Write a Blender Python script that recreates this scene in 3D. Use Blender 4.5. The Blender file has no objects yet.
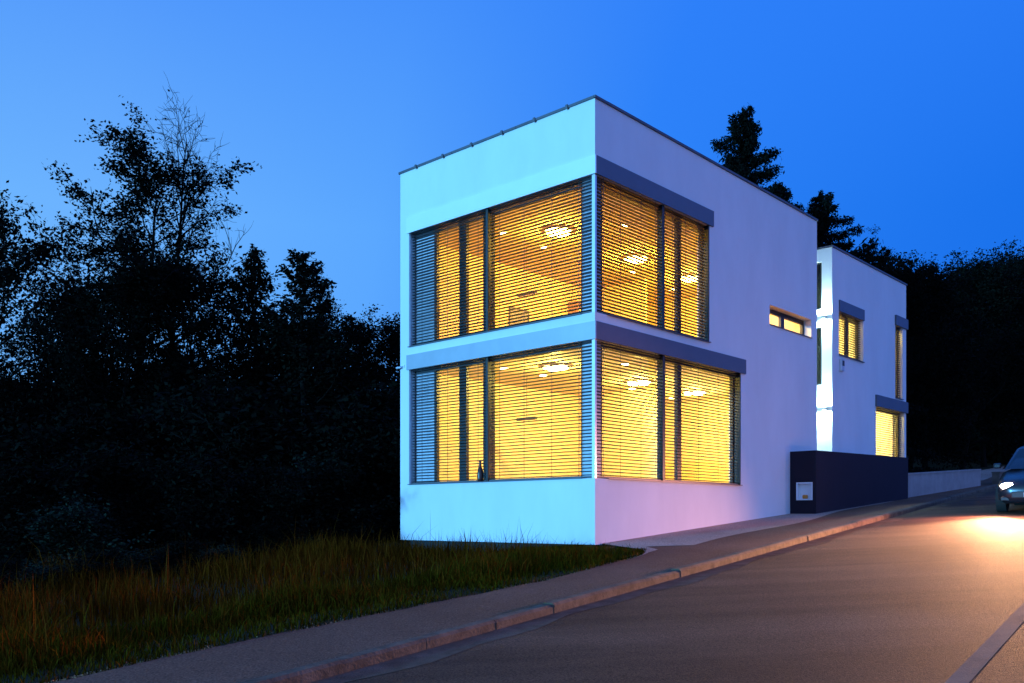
import bpy, bmesh, math, random
import numpy as np
from mathutils import Vector, Matrix

# ------------------------------------------------------------------ camera
scene = bpy.context.scene
col = scene.collection
cam_d = bpy.data.cameras.new('camera')
cam_d.sensor_width = 36.0
cam_d.lens = 907.0 / 1024.0 * 36.0
cam_d.shift_y = (517 - 341.5) / 1024.0
cam_d.clip_start = 0.1
cam_d.clip_end = 3000
cam = bpy.data.objects.new('camera', cam_d)
cam.location = (0, 0, 1.54)
cam.rotation_euler = (math.radians(90), 0, 0)
col.objects.link(cam)
scene.camera = cam

# ------------------------------------------------------------------ dusk sky
SUN_AZ = Vector((-0.85, -0.53, 0)).normalized()      # where the last light comes from
SUN_EL = math.radians(4.0)
world = bpy.data.worlds.new('World')
scene.world = world
world.use_nodes = True
wn, wl = world.node_tree.nodes, world.node_tree.links
wn.clear()
w_out = wn.new('ShaderNodeOutputWorld')
w_bg = wn.new('ShaderNodeBackground')
w_bg.inputs['Strength'].default_value = 1.0
w_tc = wn.new('ShaderNodeTexCoord')


def w_dot(v):
    n = wn.new('ShaderNodeVectorMath'); n.operation = 'DOT_PRODUCT'
    wl.new(w_tc.outputs['Generated'], n.inputs[0]); n.inputs[1].default_value = v
    return n.outputs['Value']


def w_map(sock, a, b, c=0.0, d=1.0):
    n = wn.new('ShaderNodeMapRange'); n.inputs[1].default_value = a; n.inputs[2].default_value = b
    n.inputs[3].default_value = c; n.inputs[4].default_value = d
    wl.new(sock, n.inputs[0]); return n.outputs[0]


ramp = wn.new('ShaderNodeValToRGB')
wl.new(w_map(w_dot(SUN_AZ), -1, 1), ramp.inputs[0])
stops = [(0.08, (.011, .170, .84)), (0.20, (.026, .230, .95)), (0.31, (.105, .390, 1.0)),
         (0.44, (.150, .450, 1.0)), (0.80, (.16, .50, 1.0)), (1.0, (.20, .56, 1.0))]
cr = ramp.color_ramp
while len(cr.elements) < len(stops):
    cr.elements.new(0.5)
for e, (p, c) in zip(cr.elements, stops):
    e.position = p; e.color = (*c, 1)
zen = wn.new('ShaderNodeMixRGB')
wl.new(w_map(w_dot((0, 0, 1)), 0.30, .64), zen.inputs[0])
wl.new(ramp.outputs[0], zen.inputs[1]); zen.inputs[2].default_value = (.028, .205, .95, 1)
belt = wn.new('ShaderNodeMixRGB'); belt.blend_type = 'ADD'
wl.new(w_map(w_dot((.735, -.678, 0)), .0, 1.0), belt.inputs[0])
wl.new(zen.outputs[0], belt.inputs[1]); belt.inputs[2].default_value = (.15, .10, .36, 1)
wl.new(belt.outputs[0], w_bg.inputs['Color'])
wl.new(w_bg.outputs[0], w_out.inputs[0])

# ------------------------------------------------------------------ last daylight, low from the left
sd = bpy.data.lights.new('sun', 'SUN')
sd.energy = 4.3
sd.angle = math.radians(4)
sd.color = (.13, .53, 1.0)
sun = bpy.data.objects.new('sun', sd)
L = Vector((SUN_AZ.x * math.cos(SUN_EL), SUN_AZ.y * math.cos(SUN_EL), math.sin(SUN_EL)))
sun.rotation_euler = (-L).to_track_quat('-Z', 'Y').to_euler()
sun.location = (-40, -20, 30)
col.objects.link(sun)

# ------------------------------------------------------------------ exposure / render
scene.view_settings.view_transform = 'Standard'
scene.view_settings.look = 'None'
scene.view_settings.exposure = 0.0
scene.view_settings.gamma = 1.0
scene.view_settings.use_curve_mapping = False
scene.render.engine = 'CYCLES'
scene.cycles.use_denoising = True
scene.cycles.max_bounces = 8
scene.cycles.transparent_max_bounces = 16
scene.cycles.sample_clamp_indirect = 6.0

# ------------------------------------------------------------------ helpers


def put(o, label=None, cat=None, group=None, kind=None):
    if label: o['label'] = label
    if cat: o['category'] = cat
    if group: o['group'] = group
    if kind: o['kind'] = kind
    return o


def empty(name, loc, rot=(0, 0, 0)):
    o = bpy.data.objects.new(name, None)
    o.empty_display_size = .3
    o.location = loc; o.rotation_euler = rot
    col.objects.link(o)
    return o


def link_mesh(name, me, m, parent=None):
    if m: me.materials.append(m)
    o = bpy.data.objects.new(name, me)
    col.objects.link(o)
    if parent: o.parent = parent
    return o


def obj(name, bm, m, parent=None, smooth=False):
    me = bpy.data.meshes.new(name)
    bmesh.ops.recalc_face_normals(bm, faces=bm.faces)
    bm.to_mesh(me); bm.free()
    if smooth:
        for p in me.polygons: p.use_smooth = True
    return link_mesh(name, me, m, parent)


def np_mesh(name, verts, faces, smooth=False):
    """verts (n,3) array, faces = list of (k, array(m,k))"""
    me = bpy.data.meshes.new(name)
    me.vertices.add(len(verts))
    me.vertices.foreach_set('co', np.asarray(verts, np.float32).ravel())
    idx, start, tot, c = [], [], [], 0
    for fa in faces:
        fa = np.asarray(fa, np.int32)
        if not len(fa): continue
        k = fa.shape[1]
        idx.append(fa.ravel()); start.append(c + np.arange(len(fa)) * k); tot.append(np.full(len(fa), k))
        c += fa.size
    idx = np.concatenate(idx); start = np.concatenate(start); tot = np.concatenate(tot)
    me.loops.add(len(idx)); me.loops.foreach_set('vertex_index', idx.astype(np.int32))
    me.polygons.add(len(start))
    me.polygons.foreach_set('loop_start', start.astype(np.int32))
    me.polygons.foreach_set('loop_total', tot.astype(np.int32))
    if smooth:
        me.polygons.foreach_set('use_smooth', np.ones(len(start), bool))
    me.update(calc_edges=True)
    me.validate()
    return me


def box(bm, x0, x1, y0, y1, z0, z1, bev=0.0):
    r = bmesh.ops.create_cube(bm, size=1)
    vs = r['verts']
    for v in vs:
        v.co = Vector((x0 + (v.co.x + .5) * (x1 - x0), y0 + (v.co.y + .5) * (y1 - y0), z0 + (v.co.z + .5) * (z1 - z0)))
    if bev:
        es = {e for v in vs for e in v.link_edges}
        bmesh.ops.bevel(bm, geom=list(es), offset=bev, segments=2, affect='EDGES', profile=.5)


def boxes(name, lst, m, parent, bev=0.0):
    bm = bmesh.new()
    for b in lst: box(bm, *b, bev=bev)
    return obj(name, bm, m, parent)


def wall(name, O, A, N, u0, u1, z0, z1, holes, t, m, parent):
    """plate with rectangular holes; A = run direction, N = inward direction"""
    us = sorted({u0, u1, *[h[0] for h in holes], *[h[1] for h in holes]})
    zs = sorted({z0, z1, *[h[2] for h in holes], *[h[3] for h in holes]})
    us = [u for u in us if u0 <= u <= u1]; zs = [z for z in zs if z0 <= z <= z1]
    O, A, N = Vector(O), Vector(A), Vector(N)

    def solid(i, j):
        if i < 0 or j < 0 or i >= len(us) - 1 or j >= len(zs) - 1: return False
        cu, cz = (us[i] + us[i + 1]) / 2, (zs[j] + zs[j + 1]) / 2
        return not any(h[0] < cu < h[1] and h[2] < cz < h[3] for h in holes)
    bm = bmesh.new()
    vd = {}

    def V(i, j, k):
        if (i, j, k) not in vd:
            vd[(i, j, k)] = bm.verts.new(O + A * us[i] + N * (t * k) + Vector((0, 0, zs[j])))
        return vd[(i, j, k)]
    for i in range(len(us) - 1):
        for j in range(len(zs) - 1):
            if not solid(i, j): continue
            for k in (0, 1):
                bm.faces.new([V(i, j, k), V(i + 1, j, k), V(i + 1, j + 1, k), V(i, j + 1, k)])
            for (di, dj, a, b) in ((-1, 0, (i, j), (i, j + 1)), (1, 0, (i + 1, j), (i + 1, j + 1)),
                                   (0, -1, (i, j), (i + 1, j)), (0, 1, (i, j + 1), (i + 1, j + 1))):
                if not solid(i + di, j + dj):
                    bm.faces.new([V(*a, 0), V(*b, 0), V(*b, 1), V(*a, 1)])
    return obj(name, bm, m, parent)


def cyl(bm, p0, p1, r0, r1=None, n=12, cap=True):
    r1 = r0 if r1 is None else r1
    p0, p1 = Vector(p0), Vector(p1)
    d = (p1 - p0)
    M = Matrix.Translation((p0 + p1) / 2) @ d.to_track_quat('Z', 'Y').to_matrix().to_4x4()
    bmesh.ops.create_cone(bm, cap_ends=cap, segments=n, radius1=r0, radius2=r1, depth=d.length, matrix=M)

# ------------------------------------------------------------------ materials


def mat(name, base, rough=.6, metal=0.0, var=0.0, vscale=3.0, bump=0.0, bscale=40.0, spec=.5, island=0.0, base2=None, detail=6, stretch=None):
    m = bpy.data.materials.new(name)
    m.use_nodes = True
    n, l = m.node_tree.nodes, m.node_tree.links
    b = n['Principled BSDF']
    b.inputs['Base Color'].default_value = (*base, 1)
    b.inputs['Roughness'].default_value = rough
    b.inputs['Metallic'].default_value = metal
    b.inputs['Specular IOR Level'].default_value = spec
    tc = n.new('ShaderNodeTexCoord')
    src = tc.outputs['Object']
    if stretch:
        mp = n.new('ShaderNodeMapping'); mp.inputs['Scale'].default_value = stretch
        l.new(src, mp.inputs[0]); src = mp.outputs[0]
    if var or base2:
        t = n.new('ShaderNodeTexNoise'); t.inputs['Scale'].default_value = vscale; t.inputs['Detail'].default_value = detail
        t.inputs['Roughness'].default_value = .65
        l.new(src, t.inputs['Vector'])
        r = n.new('ShaderNodeValToRGB')
        c2 = base2 or tuple(c * (1 + var) for c in base)
        c1 = base if base2 else tuple(c * (1 - var) for c in base)
        r.color_ramp.elements[0].position = .33; r.color_ramp.elements[0].color = (*c1, 1)
        r.color_ramp.elements[1].position = .67; r.color_ramp.elements[1].color = (*c2, 1)
        l.new(t.outputs['Fac'], r.inputs[0])
        out = r.outputs[0]
        if island:
            g = n.new('ShaderNodeNewGeometry')
            h = n.new('ShaderNodeHueSaturation')
            mr = n.new('ShaderNodeMapRange'); mr.inputs[3].default_value = 1 - island; mr.inputs[4].default_value = 1 + island
            l.new(g.outputs['Random Per Island'], mr.inputs[0]); l.new(mr.outputs[0], h.inputs['Value'])
            l.new(out, h.inputs['Color']); out = h.outputs[0]
        l.new(out, b.inputs['Base Color'])
    if bump:
        t2 = n.new('ShaderNodeTexNoise'); t2.inputs['Scale'].default_value = bscale; t2.inputs['Detail'].default_value = 5
        l.new(src, t2.inputs['Vector'])
        bp = n.new('ShaderNodeBump'); bp.inputs['Strength'].default_value = bump; bp.inputs['Distance'].default_value = .02
        l.new(t2.outputs['Fac'], bp.inputs['Height']); l.new(bp.outputs[0], b.inputs['Normal'])
    return m


def emit(name, c, s):
    m = bpy.data.materials.new(name); m.use_nodes = True
    b = m.node_tree.nodes['Principled BSDF']
    b.inputs['Base Color'].default_value = (.8, .8, .8, 1)
    b.inputs['Emission Color'].default_value = (*c, 1)
    b.inputs['Emission Strength'].default_value = s
    return m


def glass(name, tint=(1, 1, 1), ior=1.45):
    m = bpy.data.materials.new(name); m.use_nodes = True
    n, l = m.node_tree.nodes, m.node_tree.links
    n.clear()
    o = n.new('ShaderNodeOutputMaterial'); mx = n.new('ShaderNodeMixShader')
    tr = n.new('ShaderNodeBsdfTransparent'); tr.inputs[0].default_value = (*tint, 1)
    gl = n.new('ShaderNodeBsdfGlossy'); gl.inputs['Roughness'].default_value = .02
    lw = n.new('ShaderNodeLayerWeight'); lw.inputs['Blend'].default_value = .5
    pw = n.new('ShaderNodeMath'); pw.operation = 'POWER'; pw.inputs[1].default_value = 5
    l.new(lw.outputs['Facing'], pw.inputs[0])
    fr = n.new('ShaderNodeMapRange'); fr.inputs[3].default_value = .03; fr.inputs[4].default_value = .9
    l.new(pw.outputs[0], fr.inputs[0])
    l.new(fr.outputs[0], mx.inputs[0]); l.new(tr.outputs[0], mx.inputs[1]); l.new(gl.outputs[0], mx.inputs[2])
    l.new(mx.outputs[0], o.inputs[0])
    return m


M = dict(
    plaster=mat('white_plaster', (.80, .80, .80), .85, var=.05, vscale=.9, stretch=(1, 1, .35), bump=.10, bscale=140, spec=.2),
    room=mat('cream_paint', (.80, .66, .38), .8, var=.02, vscale=1.2, spec=.2),
    wood=mat('oak_floor', (.30, .17, .07), .45, var=.25, vscale=3, stretch=(1, 12, 1)),
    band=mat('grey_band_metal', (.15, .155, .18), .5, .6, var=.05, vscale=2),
    anth=mat('anthracite_frame', (.014, .016, .02), .45, .1, var=.1, vscale=6),
    alu=mat('bare_aluminium', (.62, .64, .66), .35, .7, var=.05, vscale=5),
    slat=mat('grey_slat_paint', (.10, .10, .11), .5, .15, var=.06, vscale=4),
    panel=mat('grey_panel', (.55, .58, .66), .5, .1, var=.1, vscale=3),
    coping=mat('dark_zinc', (.10, .10, .12), .45, .5, var=.15, vscale=2),
    glass=glass('window_glass'),
    tint=glass('dark_window_glass', (.05, .08, .10)),
    plinth=mat('dark_plinth', (.03, .03, .035), .9, var=.2),
    navy=mat('navy_render', (.018, .011, .021), .8, var=.12, vscale=1.5, bump=.12, bscale=120, spec=.3),
    concrete=mat('grey_concrete', (.36, .31, .28), .9, var=.16, vscale=1.6, bump=.25, bscale=30, spec=.2),
    kerb=mat('granite_kerb', (.13, .09, .058), .9, var=.4, vscale=5, bump=.4, bscale=40, spec=.2),
    lamp=emit('lamp_glow', (1, .82, .21), 70),
    lamp_up=emit('amber_lamp_glow', (1, .66, .10), 60),
    spotlamp=emit('downlight_glow', (1, .72, .2), 60),
    white=mat('white_enamel', (.88, .88, .88), .4, var=.02),
    black=mat('black_plastic', (.02, .02, .022), .5, var=.2),
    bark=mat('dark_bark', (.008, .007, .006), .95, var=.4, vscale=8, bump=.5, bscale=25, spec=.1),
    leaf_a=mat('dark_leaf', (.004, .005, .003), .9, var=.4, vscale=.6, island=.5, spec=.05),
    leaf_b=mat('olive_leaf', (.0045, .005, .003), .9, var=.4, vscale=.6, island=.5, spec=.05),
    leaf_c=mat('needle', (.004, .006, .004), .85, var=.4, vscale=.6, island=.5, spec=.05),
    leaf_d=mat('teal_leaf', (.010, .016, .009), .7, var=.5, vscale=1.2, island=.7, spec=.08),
    verge=mat('verge_blade', (.048, .036, .002), .95, base2=(.064, .034, .003), vscale=1.2, island=.6, spec=.0),
    blade=mat('grass_blade', (.058, .020, .001), .95, base2=(.072, .022, .002), vscale=.7, island=.5, spec=.0),
    dry=mat('dry_stalk', (.12, .036, .004), .95, base2=(.075, .024, .003), vscale=.6, island=.6, spec=.0),
)

# ------------------------------------------------------------------ ground
D = Vector((.6, .8)); NP = Vector((.8, -.6)); K0 = Vector((.505, 9.75))


def sp(x, y):
    return .6 * x + .8 * y, .8 * (x - K0.x) - .6 * (y - K0.y)


def xy(s, p):
    # s measured along D from the origin, p across from the kerb line
    s0 = .6 * K0.x + .8 * K0.y
    return (K0.x + .6 * (s - s0) + .8 * p, K0.y + .8 * (s - s0) - .6 * p)


def ramp_z(s):
    s = np.asarray(s, float)
    hi = 75 + 25 * np.tanh((s - 75) / 25)
    lo = -40 + 25 * np.tanh((s + 40) / 25)
    return .075 * np.where(s > 75, hi, np.where(s < -40, lo, s))


PAV = [(-60, -1.9), (0, -1.85), (3.4, -1.67), (7.0, -1.5), (8.3, -1.32), (10.2, -1.28), (12.5, -1.43), (13.3, -1.75), (14.05, -3.05), (14.6, -3.6), (140, -3.6)]
PS = np.array([a for a, b in PAV]); PP = np.array([b for a, b in PAV])


def pav_edge(s): return np.interp(s, PS, PP)


def smooth(a, b, x):
    t = np.clip((np.asarray(x, float) - a) / (b - a), 0, 1)
    return t * t * (3 - 2 * t)


def bumps(x, y):
    return (.5 * np.sin(x * .9 + 1.3 * np.sin(y * .7)) + .5 * np.sin(y * 1.3 + .8 * np.sin(x * 1.1)))


HU, HV = np.array([.678, .735]), np.array([-.735, .678])
HC = np.array([1.4916, 16.3])


def ground_z(x, y):
    x = np.asarray(x, float); y = np.asarray(y, float)
    s, p = sp(x, y)
    z = ramp_z(s)
    e = pav_edge(s)
    lawn = smooth(0.0, .25, e - p) * (-.02) - .20 * smooth(.2, 3.0, e - p) + .05 * bumps(x, y) * smooth(.3, 2.0, e - p)
    out = np.where(p < e, z + lawn - .0, z - .35)
    # bank with woods behind the plot
    out = out + 5.0 * smooth(36, 60, y - .15 * x) * smooth(-4, -16, p)
    out = np.where(p > 8.6, z - .05 + .05 * bumps(x, y) * smooth(8.6, 11, p), out)
    out = np.where((p > 8.2) & (p <= 8.6), z - .2, out)
    # under the house
    ru = (x - HC[0]) * HU[0] + (y - HC[1]) * HU[1]; rv = (x - HC[0]) * HV[0] + (y - HC[1]) * HV[1]
    out = np.where((ru > .3) & (ru < 9) & (rv > .3) & (rv < 5.2), z - .9, out)
    return out


def axis(fine0, fine1, step, far0, far1, g=1.18):
    a = list(np.arange(fine0, fine1 + 1e-6, step))
    d = step
    while a[-1] < far1: d *= g; a.append(a[-1] + d)
    d = step; pre = []
    x = fine0
    while x > far0: d *= g; x -= d; pre.append(x)
    return np.array(pre[::-1] + a)


sa = axis(-2, 30, .35, -400, 900)
pa = axis(-14, 9.6, .2, -700, 700)
S, P = np.meshgrid(sa, pa, indexing='ij')
s0 = .6 * K0.x + .8 * K0.y
X = K0.x + .6 * (S - s0) + .8 * P; Y = K0.y + .8 * (S - s0) - .6 * P
Z = ground_z(X, Y)
nv = np.arange(S.size).reshape(S.shape)
quads = np.stack([nv[:-1, :-1], nv[1:, :-1], nv[1:, 1:], nv[:-1, 1:]], -1).reshape(-1, 4)
soil = mat('soil', (.045, .032, .018), .95, base2=(.035, .04, .014), vscale=.8, bump=.6, bscale=14, spec=.1)
me = np_mesh('ground', np.stack([X, Y, Z], -1).reshape(-1, 3), [quads], True)
put(link_mesh('ground', me, soil), kind='structure')


def strip(name, m, s_list, p_fn, zoff, kind='structure', label=None, cat=None, cols=6):
    """sheet between p_fn(s) -> (p0,p1)"""
    vs, n = [], len(s_list)
    for s in s_list:
        p0, p1 = p_fn(s)
        for k in range(cols):
            p = p0 + (p1 - p0) * k / (cols - 1)
            x, y = xy(s, p); vs.append((x, y, float(ramp_z(s)) + zoff))
    g = np.arange(n * cols).reshape(n, cols)
    q = np.stack([g[:-1, :-1], g[1:, :-1], g[1:, 1:], g[:-1, 1:]], -1).reshape(-1, 4)
    o = link_mesh(name, np_mesh(name, np.array(vs), [q], True), m)
    return put(o, kind=kind)


def asphalt(name, c, c2, wear, rough):
    m = mat(name, c, rough, base2=c2, vscale=.45, spec=.08)
    n, l = m.node_tree.nodes, m.node_tree.links
    b = n['Principled BSDF']
    base = b.inputs['Base Color'].links[0].from_socket
    tc = n['Texture Coordinate']
    # aggregate speckle
    v = n.new('ShaderNodeTexNoise'); v.inputs['Scale'].default_value = 55; v.inputs['Detail'].default_value = 3
    l.new(tc.outputs['Object'], v.inputs['Vector'])
    r = n.new('ShaderNodeMapRange'); r.inputs[1].default_value = .3; r.inputs[2].default_value = .75
    r.inputs[3].default_value = .45; r.inputs[4].default_value = 1.8
    l.new(v.outputs['Fac'], r.inputs[0])
    mu = n.new('ShaderNodeMixRGB'); mu.blend_type = 'MULTIPLY'; mu.inputs[0].default_value = 1
    l.new(base, mu.inputs[1]); l.new(r.outputs[0], mu.inputs[2])
    last = mu.outputs[0]
    if wear:
        # long streaks along the road: wheel tracks, seams, drips
        mp = n.new('ShaderNodeMapping'); mp.inputs['Rotation'].default_value = (0, 0, -math.atan2(.8, .6)); mp.inputs['Scale'].default_value = (.06, 1.4, 1)
        mp.vector_type = 'POINT'
        l.new(tc.outputs['Object'], mp.inputs[0])
        t = n.new('ShaderNodeTexNoise'); t.inputs['Scale'].default_value = 1.0; t.inputs['Detail'].default_value = 4
        l.new(mp.outputs[0], t.inputs['Vector'])
        r2 = n.new('ShaderNodeMapRange'); r2.inputs[1].default_value = .35; r2.inputs[2].default_value = .65
        r2.inputs[3].default_value = 1 - wear; r2.inputs[4].default_value = 1 + wear
        l.new(t.outputs['Fac'], r2.inputs[0])
        m2 = n.new('ShaderNodeMixRGB'); m2.blend_type = 'MULTIPLY'; m2.inputs[0].default_value = 1
        l.new(last, m2.inputs[1]); l.new(r2.outputs[0], m2.inputs[2]); last = m2.outputs[0]
        l.new(r2.outputs[0], n.new('ShaderNodeMath').inputs[0])
    l.new(last, b.inputs['Base Color'])
    bt = n.new('ShaderNodeTexNoise'); bt.inputs['Scale'].default_value = 90; bt.inputs['Detail'].default_value = 4
    l.new(tc.outputs['Object'], bt.inputs['Vector'])
    bp = n.new('ShaderNodeBump'); bp.inputs['Strength'].default_value = .55; bp.inputs['Distance'].default_value = .012
    l.new(bt.outputs['Fac'], bp.inputs['Height']); l.new(bp.outputs[0], b.inputs['Normal'])
    return m


road_m = asphalt('road_asphalt', (.074, .040, .023), (.112, .063, .037), .30, .8)
path_m = asphalt('path_asphalt', (.135, .062, .034), (.185, .092, .055), 0, .8)
apron_m = asphalt('apron_paving', (.36, .23, .155), (.48, .33, .24), 0, .8)
line_m = mat('worn_paint', (.17, .118, .080), .9, base2=(.23, .158, .108), vscale=2.2, bump=.3, bscale=60, spec=.06)

SL = np.concatenate([np.arange(-60, -2, 4.), np.arange(-2, 34, .4), np.arange(34, 140, 3.)])
strip('road', road_m, SL, lambda s: (-.02, 8.2), -.09, cols=14)
strip('centre_line', line_m, SL, lambda s: (4.10, 4.24), -.086, cols=3)
wob = lambda s: .035 * math.sin(s * 2.1) + .03 * math.sin(s * 5.3 + 1)
strip('pavement', path_m, SL, lambda s: (float(pav_edge(s)) + (wob(s) if s < 13 else 0), -.14), -.004, cols=8)
AS = np.concatenate([[12.2, 12.6], np.arange(13, 34, .4), np.arange(34, 110, 3.)])
strip('forecourt', apron_m, AS, lambda s: (float(pav_edge(s)) + .02, -1.30 - .12 * math.sin(s * .9) if s > 14.2 else float(pav_edge(s)) + .03 + .6 * max(0, s - 12.9)), 0.0, cols=6)
dirt_m = mat('gutter_dirt', (.115, .072, .045), .95, base2=(.18, .12, .08), vscale=4, bump=.5, bscale=50, spec=.0)
strip('gutter_dirt', dirt_m, SL, lambda s: (.005, .30 + .07 * math.sin(s * 1.3) + .05 * math.sin(s * 3.7)), -.0865, cols=3)
# kerb: stones with real joints, one run
kb = bmesh.new()
rk = random.Random(4)
s = -30.0
while s < 120:
    ln = 1.0 if s < 40 else 4.0
    j = .002
    dz = rk.uniform(-.008, .008); dp = rk.uniform(-.008, .008)
    pts = []
    for ss in (s + j, s + ln - j):
        for (p, z) in ((-.14, -.30), (-.14, .014), (-.025, .014), (0.0, -.012), (.012, -.30)):
            x, y = xy(ss, p + dp); pts.append(kb.verts.new((x, y, float(ramp_z(ss)) + z + dz)))
    a, b = pts[:5], pts[5:]
    for i in range(5): kb.faces.new((a[i], a[(i + 1) % 5], b[(i + 1) % 5], b[i]))
    kb.faces.new(a); kb.faces.new(b[::-1])
    s += ln
put(obj('kerb', kb, M['kerb']), kind='structure')
# far kerb and gutter bed
strip('far_kerb', M['kerb'], SL, lambda s: (8.2, 8.42), .012, cols=2)
strip('gutter', M['concrete'], SL, lambda s: (8.1, 8.2), -.085, cols=2)

# ------------------------------------------------------------------ the house
ANG = math.atan2(.7349, .6782)
house = empty('house', (1.4916, 16.3, 1.04), (0, 0, ANG))
put(house, 'white flat-roofed two-storey house with lit wrap-around corner windows behind slatted blinds', 'house')
UH, VH, H = 9.25, 5.37, 8.03
T = .30
LO = (1.20, 3.72); UP = (4.19, 6.68)
W1 = wall('wall', (0, 0, 0), (0, 1, 0), (1, 0, 0), 0, VH, 0, H, [(0, 5.08, *LO), (0, 5.08, *UP)], T, M['plaster'], house)
W2 = wall('wall', (0, 0, 0), (1, 0, 0), (0, 1, 0), T, UH, -.05, H,
          [(T, 5.32, *LO), (T, 3.97, *UP), (6.69, 8.92, 5.0, 5.47)], T, M['plaster'], house)
wall('wall', (0, VH, 0), (1, 0, 0), (0, -1, 0), T, UH, 0, H, [], T, M['plaster'], house)
wall('wall', (UH, 0, 0), (0, 1, 0), (-1, 0, 0), T, VH - T, 0, H, [], T, M['plaster'], house)
boxes('plinth', [(.14, UH - .02, .14, VH - .14, -1.0, .04)], M['plinth'], house)
boxes('roof', [(T, UH - T, T, VH - T, 7.35, 7.5)], M['concrete'], house)
# copings: short lengths of dark metal with joints
cb = []
for (a, b) in ((0.0, 1.9), (1.9, 3.7), (3.7, VH + .03)):
    cb.append((-.03, T + .03, a + .008, b, H + .002, H + .045))
for i in range(5):
    a = -.03 + i * 1.86
    cb.append((a + .004 if i else T + .035, min(a + 1.852, UH + .03), -.03, T + .03, H + .002, H + .047))
cb.append((-.03, T + .03, -.03, -.002, H + .002, H + .045))
cb.append((T + .035, UH + .03, VH - T - .03, VH + .03, H + .002, H + .045))
cb.append((UH - T - .03, UH + .03, T + .035, VH - T - .035, H + .002, H + .044))
boxes('coping', cb, M['coping'], house)
for v in (.6, 1.4, 2.25, 3.1, 3.95, 4.8): boxes('coping_clip', [(-.05, -.031, v, v + .05, H - .02, H + .06)], M['coping'], house)

# lintel bands round the corner (boxes the blinds roll into)


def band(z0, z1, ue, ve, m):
    boxes('blind_box', [(-.035, .0, -.035, ve, z0, z1)], m, house)  # left run of the same metal, its brighter light put into a paler colour
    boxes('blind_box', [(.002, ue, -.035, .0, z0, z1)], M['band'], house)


band(3.72 - .02, 4.02, 5.50, 5.13, mat('lit_band_metal', (.40, .41, .46), .45, .4, var=.05, vscale=2))
band(6.68 - .01, 7.0, 4.10, 5.13, M['white'])  # white left run: light on the band metal put into the colour

# room shells
boxes('floor', [(T, UH - T, T, VH - T, .55, .75), (T, UH - T, T, VH - T, 3.88, 4.0)], M['wood'], house)
boxes('ceiling', [(T, UH - T, T, VH - T, 3.70, 3.875), (T, UH - T, T, VH - T, 6.60, 6.75)], M['room'], house)
inner = []
for (z0, z1) in ((.75, 3.70), (4.0, 6.60)):
    inner += [(T + .003, UH - T, VH - T - .03, VH - T - .002, z0, z1), (UH - T - .03, UH - T - .002, T + .003, VH - T - .03, z0, z1)]
boxes('inner_wall', inner, M['room'], house)
# partitions and furniture-like built-ins, to give the rooms depth
boxes('partition', [(5.9, 6.02, 2.6, VH - T - .03, .75, 3.70)], M['room'], house)
boxes('partition', [(6.4, 6.5, 3.3, VH - T - .03, 4.0, 6.6)], M['room'], house)

# corner posts
for (z0, z1) in (LO, UP):
    boxes('corner_post', [(.145, .36, .145, .40, z0, z1)], M['panel'], house)
    boxes('guide_rail', [(.0, .05, .0, .07, z0, z1 - .001)], M['alu'], house)

PITCH, SW, ST = .0632, .064, .003
TILT = math.radians(10)


def blind(name, face, a, b, z0, z1, parent, dep=.085, cords=None):
    """external venetian blind: horizontal slats, bottom rail; face 'L' runs along v at depth u, 'R' along u at depth v"""
    vs, fs = [], []
    n = int((z1 - z0 - .05) / PITCH)
    rr = random.Random(int(a * 100 + z0 * 1000))
    for i in range(n + 1):
        zc = z0 + .055 + i * PITCH
        t = TILT + rr.uniform(-.02, .02)
        prof = []
        for q in (-.5, -.2, .2, .5):
            prof.append((dep + q * SW * math.cos(t), zc - q * SW * math.sin(t) + .006 * (1 - (2 * q) ** 2)))
        base = len(vs)
        for e in (a, b):
            sag = rr.uniform(-.003, .003)
            for (dd, z) in prof: vs.append((dd, e, z + sag))
            for (dd, z) in prof: vs.append((dd, e, z - ST + sag))
        A = lambda k, e: base + e * 8 + k
        for k in range(3):
            fs.append((A(k, 0), A(k + 1, 0), A(k + 1, 1), A(k, 1)))
            fs.append((A(4 + k, 0), A(4 + k, 1), A(5 + k, 1), A(5 + k, 0)))
        fs.append((A(0, 0), A(0, 1), A(4, 1), A(4, 0)))
        fs.append((A(3, 0), A(7, 0), A(7, 1), A(3, 1)))
    vs = np.array(vs)
    if face == 'R': vs = vs[:, [1, 0, 2]]
    o = link_mesh(name, np_mesh(name, vs, [np.array(fs)]), M['slat'], parent)
    # bottom rail and cords
    bm = bmesh.new()
    c = cords if cords else [a + (b - a) * t for t in (.18, .5, .82)]
    for x in c:
        if face == 'L': box(bm, dep - .046, dep - .043, x - .004, x + .004, z0 + .03, z1)
        else: box(bm, x - .004, x + .004, dep - .046, dep - .043, z0 + .03, z1)
    obj('lift_cord', bm, M['black'], o)
    bm = bmesh.new()
    if face == 'L': box(bm, dep - .035, dep + .035, a, b, z0 + .006, z0 + .03)
    else: box(bm, a, b, dep - .035, dep + .035, z0 + .006, z0 + .03)
    obj('bottom_rail', bm, M['slat'], o)
    return o


def fr(face, lst, name, m, parent):
    """boxes given as (along0, along1, depth0, depth1, z0, z1)"""
    if face == 'L': q = [(d0, d1, a0, a1, z0, z1) for (a0, a1, d0, d1, z0, z1) in lst]
    else: q = lst
    return boxes(name, q, m, parent)


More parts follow.
